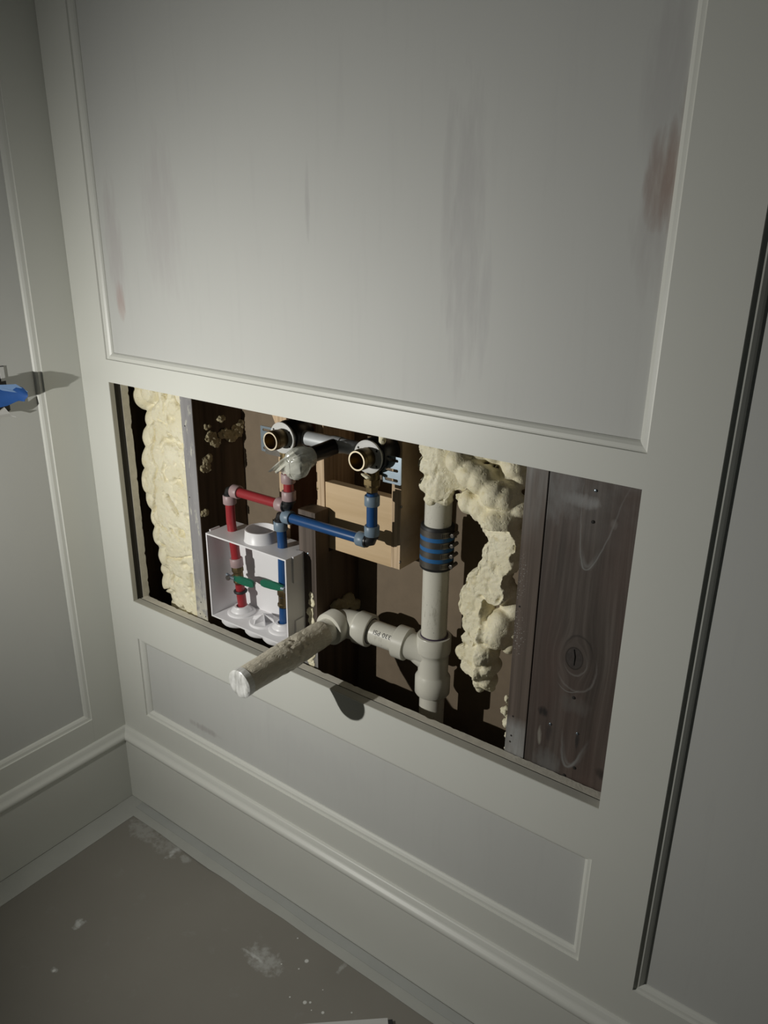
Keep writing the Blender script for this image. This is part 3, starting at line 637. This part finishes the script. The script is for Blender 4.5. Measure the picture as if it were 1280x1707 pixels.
def lever(parent, a, b, back):
    a = V(a); b = V(b); d = (b - a).normalized(); up = V((0, 0, 1)); n = d.cross(up).normalized(); n = n if n.y < 0 else -n
    prof = []
    vs = []; st = [(0, .0055), (.12, .0062), (.25, .0085), (.55, .0095), (.85, .0090), (.96, .0072), (1.0, .004)]
    for t, h in st:
        p = a + (b - a) * t
        vs += [p + up * h - n * .0022, p + up * h * .85 + n * .0022, p - up * h * .85 + n * .0022, p - up * h - n * .0022]
    fs = [(4 * i + k, 4 * i + (k + 1) % 4, 4 * i + 4 + (k + 1) % 4, 4 * i + 4 + k) for i in range(len(st) - 1) for k in range(4)] + [(0, 1, 2, 3), tuple(4 * (len(st) - 1) + k for k in range(4))[::-1]]
    lv = MB().add(vs, fs).build('lever', 'green', parent, smooth=True)
    q = a - d * .012
    MB().tube([a + d * .004 + n * .0005, q, q - d * .010 + up * .005], [.0042, .0042, .003], 8).build('lever_shank', 'steel', lv, smooth=True)
    MB().lathe(q + n * .008, -n, [(0, .004), (.0, .0055), (.005, .0055), (.005, .003), (.022, .003)], 6).build('lever_nut', 'dark_steel', lv)
YL = YP - .013
lever(red, AY(390, 964, YL), AY(423, 975, YL), 1)
blue = thing('blue_supply_line', (HB.x, YP, ZF), 'blue cold-water tube stepping from the white outlet box across to the right valve', 'water pipe')
zb = AY(537, 879, YP).z; x2 = XV[1]; xq = HB.x - .003
Q0 = V((G3.x, G3.y, ZF + .012)); Q1 = V((HB.x, YP, BZ1 + .01)); bdn = (Q0 - Q1).normalized()
def atq(z_): return lerp(Q1, Q0, (Q1.z - z_) / (Q1.z - Q0.z))
pipe(blue, [atq(zv - .02), Q1, V((xq, YP, zb - .01))], 'blue'); elbow(blue, (xq, YP, zb), (0, 0, -1), (1, 0, 0)); ringp(blue, (xq, YP, zb - .022), (0, 0, 1), 'ring_blue'); ringp(blue, (xq + .0205, YP, zb), (1, 0, 0), 'ring_blue')
pipe(blue, [(xq + .01, YP, zb), (x2 - .01, YP, zb)], 'blue'); ringp(blue, (x2 - .0215, YP, zb), (1, 0, 0), 'ring_blue'); elbow(blue, (x2, YP, zb), (-1, 0, 0), (0, 0, 1)); ringp(blue, (x2, YP, zb + .0225), (0, 0, 1), 'ring_blue')
zt2 = AY(620, 834, YP).z
pipe(blue, [(x2, YP, zb + .01), (x2, YP, zt2 + .014)], 'blue'); ringp(blue, (x2, YP, zt2), (0, 0, 1), 'ring_blue')
MB().lathe(atq(zv), bdn, [(0, .0105), (.006, .0125), (.016, .0125), (.018, .0105), (.034, .0105), (.036, .0125), (.042, .0125), (.044, .0100)], 8).build('stop_valve', 'old_brass', blue, smooth=True)
pipe(blue, [atq(zv - .045), Q0], 'blue'); lever(blue, AY(472, 981, YL), AY(435, 971, YL), -1)

# ------------------------------------------------------------------ white outlet box
bx = thing('outlet_box', (.48, .045, .65), 'white plastic washer outlet box with open front', 'outlet box')
x0, x1, y0, y1, z0, z1 = AY(342.5, 888, BY0).x, AY(478.5, 1000, BY0).x, BY0, BY0 + .084, ZF - .0032, BZ1
TX = min(x1 + .004, sx0 - .0003); tk = .0032
sh = MB(); xs = min(x1, sx0 - .0006)   # the rear part is slimmer where the stud stands
sh.box(x0, xs, y1 - tk, y1, z0, z1); sh.box(x0, x0 + tk, y0, y1 - tk, z0, z1); sh.box(x1 - tk, x1, y0, Y2 - .002, z0, z1); sh.box(xs - tk, xs, Y2 - .004, y1 - tk, z0, z1)
for za in (z1 - tk, z0):
    sh.box(x0 + tk, x1 - tk, y0, Y2 - .002, za, za + tk); sh.box(x0 + tk, xs - tk, Y2 - .002, y1 - tk, za, za + tk)
sh.build('shell', 'white', bx)
B(x1, x1 + .004, .018, .044, z1 - .055, z1 + .001).build('side_tab', 'white', bx, bevel=.001); B(x1, x1 + .004, .020, .044, z0 + .012, z0 + .055).build('side_tab', 'white', bx, bevel=.001)
B(x0 - .0035, x0, .014, .041, z1 - .06, z1 + .003).build('side_tab', 'white', bx, bevel=.001)
CO = AZ(441, 897, z1)
MB().lathe((CO.x, min(CO.y, .0465), z1 - .002), (0, 0, 1), [(0, .0315), (0, .0375), (.003, .0345), (.026, .0325), (.026, .0300), (.003, .0300), (.002, .001), (.0, .001)], 40, close=True).build('drain_collar', 'white', bx, smooth=True)
for cx, cy in ((G1.x, G1.y - .004), (G3.x, G3.y - .004)):
    MB().lathe((cx, cy, z0 + tk - .0005), (0, 0, 1), [(0, .030), (.003, .030), (.005, .028), (.006, .0225), (.010, .0205), (.013, .0165), (.0165, .0150), (.0165, .0105), (.0, .0105)], 36, close=True).build('grommet', 'white', bx, smooth=True)
kb = MB().lathe((G2.x, G2.y - .008, z0 + tk - .0005), (0, 0, 1), [(0, .0305), (.0035, .0305), (.005, .029), (.005, .001)], 40).build('drain_plug', 'white', bx, smooth=True)
for i in range(3):
    a = math.radians(20 + 60 * i); d = V((math.cos(a), math.sin(a), 0)); n = V((-d.y, d.x, 0)) * .0013; c = V((G2.x, G2.y - .008, z0 + tk + .004))
    vs = [c - d * .025 - n, c - d * .025 + n, c + d * .025 + n, c + d * .025 - n]
    top = [c - d * .022 - n + V((0, 0, .008)), c - d * .022 + n + V((0, 0, .008)), c + n + V((0, 0, .017)), c + d * .022 + n + V((0, 0, .008)), c + d * .022 - n + V((0, 0, .008)), c - n + V((0, 0, .017))]
    MB().add(vs + top, [(0, 1, 2, 3), (0, 4, 5, 1), (3, 2, 7, 8), (1, 5, 6, 7, 2), (0, 3, 8, 9, 4), (4, 9, 6, 5), (9, 8, 7, 6)]).build('plug_fin', 'white', kb)
for cx in (G1.x, G2.x, G3.x):
    MB().lathe((cx, .0395, z0), (0, 0, -1), [(0, .037), (.010, .037), (.014, .034), (.017, .029)], 32).build('knockout', 'white', bx, smooth=True)

# ------------------------------------------------------------------ drain
PX, PYY = .868, .112; RPV = .02415
dr = thing('drain_pipe', (PX, PYY, .04), 'grey-white drain stack with tee, elbow and stub arm poking out of the opening', 'drain pipe')
MB().tube([(PX - .001, PYY, .72), (PX - .002, PYY, 1.25)], RPV, 32).build('pipe', 'pvc', dr, smooth=True)
MB().tube([(PX, PYY, .045), (PX, PYY, .62)], RPV, 32).build('pipe', 'pvc', dr, smooth=True)
tee = MB().lathe((PX, PYY, .604), (0, 0, 1), [(0, .0245), (0, .0325), (.002, .0338), (.034, .0338), (.040, .0300), (.044, .0288), (.078, .0288), (.086, .0292), (.089, .0315), (.092, .0325), (.122, .0325), (.124, .0315), (.124, .0248), (.11, .0248), (.11, .001)], 40).build('tee_fitting', 'pvc_fit', dr, smooth=True)
MB().lathe((PX, PYY, .7275), (0, 0, 1), [(0, .0243), (0, .0262), (.0028, .0262), (.0028, .0243)], 32, close=True).build('primer_ring', 'purple', dr, smooth=True)
TP = V((PX, PYY, .687)); EC = V((.667, .088, .7005)); bd = (EC - TP).normalized(); bl = (EC - TP).length
MB().lathe(TP, bd, [(.0, .0270), (.050, .0270), (.054, .0295), (.055, .0325), (.078, .0325), (.079, .0315), (.079, .02)], 36).build('tee_branch', 'pvc_fit', dr, smooth=True)
MB().lathe(TP - V((0, 0, .02)), (bd + V((0, 0, .45))).normalized(), [(0, .024), (.03, .0245), (.052, .022)], 28).build('tee_sweep', 'pvc_fit', dr, smooth=True)
bp = MB().tube([TP + bd * .07, EC - bd * .03], RPV, 32).build('branch_pipe', 'pvc', dr, smooth=True)
MB().lathe(TP + bd * .0795, bd, [(0, .0243), (0, .0258), (.002, .0258), (.002, .0243)], 32, close=True).build('primer_ring', 'purple', dr, smooth=True)
AD = (V((.658, -.186, .691)) - EC).normalized()
hb = EC - bd * .066; ha = EC + AD * .043
pth = []; rad = []
p0 = hb; p1 = EC - bd * .036; p2 = EC + AD * .030; p3 = ha
for t in range(9):
    u = t / 8; pth.append(p1 * (1 - u) ** 2 + EC * 2 * u * (1 - u) + p2 * u * u)
elb = MB().tube(pth, .0290, 32).build('elbow_fitting', 'pvc_fit', dr, smooth=True)
MB().lathe(hb, bd, [(0, .0248), (0, .0322), (.0015, .0332), (.029, .0332), (.033, .0295), (.036, .028)], 36).build('elbow_hub', 'pvc_fit', elb, smooth=True)
MB().lathe(ha, -AD, [(0, .0248), (0, .0322), (.0015, .0332), (.026, .0332), (.030, .0295), (.034, .028)], 36).build('elbow_hub', 'pvc_fit', elb, smooth=True)
MB().lathe(hb - bd * .0004, bd, [(0, .0243), (0, .0262), (.001, .0262), (.001, .0243)], 32, close=True).build('primer_ring', 'purple', dr, smooth=True)
MB().tube([EC + AD * .03, EC + AD * .270], RPV, 32).build('stub_arm', 'pvc', dr, smooth=True)
# wrapped tape
def wrap():
    n = 56; L0, L1 = .062, .2745; m = 64; u = AD.cross(V((0, 0, 1))).normalized(); v = u.cross(AD); vs = []; fs = []
    for i in range(m + 1):
        t = i / m; s = L0 + (L1 - L0) * t
        for j in range(n):
            a = 2 * math.pi * j / n; q = V((math.cos(a) * 1.5, math.sin(a) * 1.5, s * 34))
            mid = math.exp(-((t - .42) / .25) ** 2)
            diag = math.sin(s * 300 + a * 4 + noise.noise(q * 1.5) * 5)
            r = .0256 + mid * (.0014 + .00055 * diag + .0016 * abs(noise.noise(q * 2.2)) - (.0022 if abs(noise.noise(q * 1.1)) < .05 else 0)) + .0004 * noise.noise(q)
            if t < .12: r += .0015 * abs(noise.noise(V((a * 2, t * 30, 1)))) * (1 if t > .02 else .3)
            sag = V((0, 0, -1)) * mid * .003 * max(0, -math.sin(a)) if True else V()
            vs.append(EC + AD * s + (u * math.cos(a) + v * math.sin(a)) * r + sag)
    for i in range(m):
        for j in range(n): fs.append((i * n + j, i * n + (j + 1) % n, (i + 1) * n + (j + 1) % n, (i + 1) * n + j))
    return MB().add(vs, fs)
wrap().build('tape_wrap', 'wrap', dr, smooth=True)
def endcap():
    n = 40; u = AD.cross(V((0, 0, 1))).normalized(); v = u.cross(AD); vs = []; fs = []; rs_ = [.0266, .0268, .024, .017, .009, .001]; hs = [.262, .2748, .2770, .2772, .2768, .2768]
    for i, (r, h) in enumerate(zip(rs_, hs)):
        for j in range(n):
            a = 2 * math.pi * j / n; k = .0012 * noise.noise(V((math.cos(a) * r * 240, math.sin(a) * r * 60, 3))) if i > 1 else .0005 * noise.noise(V((a * 5, i, 0)))
            vs.append(EC + AD * (h + k * 1.3) + (u * math.cos(a) + v * math.sin(a)) * (r + (.0004 * noise.noise(V((a * 6, i, 4))))))
    for i in range(len(rs_) - 1):
        for j in range(n): fs.append((i * n + j, i * n + (j + 1) % n, (i + 1) * n + (j + 1) % n, (i + 1) * n + j))
    fs.append(tuple((len(rs_) - 1) * n + j for j in range(n))); return MB().add(vs, fs)
endcap().build('end_film', 'film', dr, smooth=True)
# rubber coupling with clamps
z0c, z1c = .868, .950
cp = MB().lathe((PX - .0015, PYY, z0c), (0, 0, 1), [(0, .0243), (0, .0292), (.0015, .0302), (.0805, .0302), (.082, .0292), (.082, .0243)], 40, close=True).build('rubber_coupling', 'rubber', dr, smooth=True)
cdir = (V((CAM.x, CAM.y, 0)) - V((PX, PYY, 0))).normalized(); sdir = V((-cdir.y, cdir.x, 0))   # sdir: image right
if sdir.dot(CR) < 0: sdir = -sdir
CC = V((PX - .0015, PYY, 0))
def adir(deg): a = math.radians(deg); return cdir * math.cos(a) + sdir * math.sin(a)
def arcplate(a0, a1, r0, r1, z0_, z1_, n=8):
    vs = []; fs = []
    for i in range(n + 1):
        d = adir(a0 + (a1 - a0) * i / n)
        vs += [CC + d * r0 + V((0, 0, z0_)), CC + d * r1 + V((0, 0, z0_)), CC + d * r1 + V((0, 0, z1_)), CC + d * r0 + V((0, 0, z1_))]
    for i in range(n):
        for k in range(4): fs.append((4 * i + k, 4 * i + (k + 1) % 4, 4 * i + 4 + (k + 1) % 4, 4 * i + 4 + k))
    fs += [(0, 1, 2, 3), tuple(4 * n + k for k in range(4))[::-1]]; return MB().add(vs, fs)
for i in range(4):
    zc = z0c + .0115 + i * .0197
    cl = MB().lathe((CC.x, CC.y, zc - .006), (0, 0, 1), [(0, .0300), (0, .0309), (.012, .0309), (.012, .0300)], 44, close=True).build('hose_clamp', 'dark_steel', dr, smooth=True)
    arcplate(12, 56, .0308, .0322, zc - .0055, zc + .0055).build('clamp_band', 'dark_steel', cl)
    for k in range(7): arcplate(16 + 5 * k, 18.2 + 5 * k, .0315, .03235, zc - .0035, zc + .0035, 2).build('band_slot', 'black_hole', cl)
    d = adir(62); tn = adir(62 + 90); q = CC + d * .0355 + V((0, 0, zc))
    MB().tube([q - tn * .010, q + tn * .008], .0036, 12).build('screw_housing', 'dark_steel', cl, smooth=True)
    MB().lathe(q - tn * .010, -tn, [(0, .0042), (.003, .0042), (.0035, .003), (.0035, .001)], 6).build('clamp_screw', 'dark_steel', cl)
for i in range(3):
    zc = z0c + .0115 + (i + .5) * .0197
    MB().lathe((CC.x, CC.y, zc - .0038), (0, 0, 1), [(0, .0300), (0, .0307), (.0076, .0307), (.0076, .0300)], 44, close=True).build('blue_stripe', 'stripe', cp, smooth=True)
# printed text on the branch pipe (upside down)
def lettering():
    cu = bpy.data.curves.new('pipe_print', 'FONT'); cu.body = '330 PSI'; cu.size = .0122; cu.extrude = 0; cu.align_x = 'CENTER'; cu.align_y = 'CENTER'; cu.space_character = 1.08
    ob = bpy.data.objects.new('pipe_print', cu); COL.objects.link(ob); dg = bpy.context.evaluated_depsgraph_get(); me = bpy.data.meshes.new_from_object(ob.evaluated_get(dg))
    bm = bmesh.new(); bm.from_mesh(me); bmesh.ops.triangulate(bm, faces=bm.faces); bmesh.ops.subdivide_edges(bm, edges=bm.edges, cuts=1)
    bpy.data.objects.remove(ob)
    axp = TP + bd * (bl * .5)
    ctr = AY(634.5, 1057, .075); s0 = (ctr - TP).dot(bd)
    n0 = (CAM - axp); n0 = (n0 - bd * n0.dot(bd)).normalized(); t0 = n0.cross(bd); t0 = t0 if t0.z > 0 else -t0
    vs = []
    for q in bm.verts:
        ph = .02 - q.co.y / RPV; vs.append(TP + bd * (s0 + q.co.x) + (n0 * math.cos(ph) + t0 * math.sin(ph)) * (RPV + .00025))
    bm.verts.index_update(); mb = MB().add(vs, [tuple(v.index for v in f.verts) for f in bm.faces]); bm.free()
    mb.build('printed_lettering', 'ink', bp)
lettering()

# ------------------------------------------------------------------ taped device on the side wall
tb = thing('wall_device', (0, -.205, 1.07), 'black wall box with loose blue masking tape on the side wall', 'electrical box')
pe = AX(8, 622, -.0088); pt_ = AX(6, 611, -.0088).z; pb_ = AX(8, 635, -.0088).z
B(-.034, -.0105, -.262, pe.y + .001, 1.076, pt_ + .001).build('box_body', 'black', tb, bevel=.001)
B(-.0105, -.0088, pe.y - .010, pe.y, pb_, pt_).build('cover_plate', 'paper', tb, bevel=.0008)
B(-.0105, .010, -.262, AX(14, 670, .010).y, AX(14, 686, .010).z, 1.130).build('device_block', 'black', tb, bevel=.001)
def flap():
    # strip of tape curling away from the wall, tip towards the corner
    rows = [(V((.013, -.262, 1.138)), V((.013, -.262, 1.088)), -.0), (V((.017, -.215, 1.138)), V((.019, -.215, 1.092)), 0), (V((.024, -.192, 1.138)), V((.028, -.190, 1.096)), 0),
            (V((.033, -.172, 1.137)), V((.038, -.170, 1.104)), 0), (V((.041, -.160, 1.130)), V((.044, -.162, 1.102)), 0), (V((.046, -.154, 1.121)), V((.046, -.160, 1.107)), 0)]
    vs = []; fs = []; nv = 6
    for side in (0, 1):
        for a, b, _ in rows:
            for j in range(nv + 1):
                t = j / nv; p = a * (1 - t) + b * t + V((1, 0, 0)) * .006 * math.sin(t * math.pi) + V((1, .4, 0)) * .002 * noise.noise(a * 60 + V((t * 3, 0, 0)))
                vs.append(p + V((-.0005 * side, 0, 0)))
    m = len(rows) * (nv + 1)
    for i in range(len(rows) - 1):
        for j in range(nv): q = i * (nv + 1) + j; f = (q, q + 1, q + nv + 2, q + nv + 1); fs += [f, tuple(k + m for k in f[::-1])]
    return MB().add(vs, fs)
flap().build('tape_flap', 'tape', tb, smooth=True)
MB().add([(.020, -.215, 1.140), (.036, -.170, 1.1375), (.047, -.153, 1.121), (.047, -.160, 1.118), (.030, -.195, 1.128), (.0195, -.215, 1.1395), (.0355, -.170, 1.137), (.0465, -.153, 1.1205), (.0465, -.160, 1.1175), (.0295, -.195, 1.1275)],
         [(0, 1, 2, 3, 4), (9, 8, 7, 6, 5), (0, 5, 6, 1), (1, 6, 7, 2), (2, 7, 8, 3), (3, 8, 9, 4), (4, 9, 5, 0)]).build('tape_edge', 'bluelight', tb)
MB().add([(.012, -.25, 1.075), (.022, -.215, 1.082), (.026, -.196, 1.094), (.024, -.186, 1.079), (.012, -.176, 1.070), (.011, -.25, 1.0745), (.021, -.215, 1.0815), (.025, -.196, 1.0935), (.023, -.186, 1.0785), (.011, -.176, 1.0695)],
         [(0, 1, 2, 3, 4), (9, 8, 7, 6, 5), (0, 5, 6, 1), (1, 6, 7, 2), (2, 7, 8, 3), (3, 8, 9, 4), (4, 9, 5, 0)]).build('torn_paper', 'paper', tb)
MB().add([(.003, -.180, 1.072), (.012, -.168, 1.067), (.004, -.163, 1.064), (.003, -.180, 1.0712), (.012, -.168, 1.0662), (.004, -.163, 1.0632)], [(0, 1, 2), (5, 4, 3), (0, 3, 4, 1), (1, 4, 5, 2), (2, 5, 3, 0)]).build('torn_paper', 'paper', tb)

# ------------------------------------------------------------------ floor masking
def strip(name, mat, a0, a1, inner, outer_fn, mp, h, n=60, curl=None):
    vs = []; fs = []
    for i in range(n + 1):
        a = a0 + (a1 - a0) * i / n; o = outer_fn(a); lift = curl(a) if curl else 0
        vs += [mp(a, inner, 0.0002), mp(a, inner, h), mp(a, o, h + lift), mp(a, o, 0.0002 + lift)]
    for i in range(n):
        for k in range(4): fs.append((4 * i + k, 4 * i + (k + 1) % 4, 4 * i + 4 + (k + 1) % 4, 4 * i + 4 + k))
    fs += [(0, 1, 2, 3), tuple(4 * n + k for k in range(4))[::-1]]
    return MB().add(vs, fs).build(name, mat)
tag(strip('masking_strip', 'strip', BT, 2.2, .0005, lambda a: .0665 + .0012 * noise.noise(V((a * 14, 0, 0))), lambda a, o, z: (BT + o, -a, z), .0008), 'pale masking strip on the floor along the side wall baseboard', 'masking paper')
tag(strip('masking_strip', 'strip', BT, 2.4, .0005, lambda a: .046 + .003 * noise.noise(V((a * 9, 3, 0))) + .008 * max(0, noise.noise(V((a * 5 + .9, 1, 0)))), lambda a, o, z: (a, -BT - o, z), .0009,
          curl=lambda a: .004 * max(0, noise.noise(V((a * 5 + .9, 1, 0))))), 'pale masking paper strip with torn edge on the floor under the opened wall', 'masking paper')
tag(strip('floor_tape', 'strip2', .06, 2.4, .0006, lambda a: .0225 + .0025 * noise.noise(V((a * 8, 6, 0))), lambda a, o, z: (a, -BT - .001 - o, z + .001), .0009), 'narrow grey tape band on the masking strip against the baseboard', 'tape')
ps = thing('paper_sheet', (.86, -.16, .002), 'white paper sheet with a dark edge lying on the grey floor', 'paper')
a = AZ(505, 1706, .008); b = AZ(646, 1696, .008); dirv = (b - a).normalized(); pr = V((dirv.y, -dirv.x, 0)) * .2
def quad(a, b, z0_, z1_, mat, nm):
    q = [a, b, b + pr, a + pr]; MB().add([V((p.x, p.y, z0_)) for p in q] + [V((p.x, p.y, z1_)) for p in q], [(3, 2, 1, 0), (4, 5, 6, 7), (0, 1, 5, 4), (1, 2, 6, 5), (2, 3, 7, 6), (3, 0, 4, 7)]).build(nm, mat, ps)
quad(a - dirv * .1, b, .0062, .0068, 'paper', 'sheet'); quad(a - dirv * .1 - V((0, .004, 0)), b + dirv * .012 - V((0, .004, 0)), .0004, .0060, 'black', 'dark_backing')
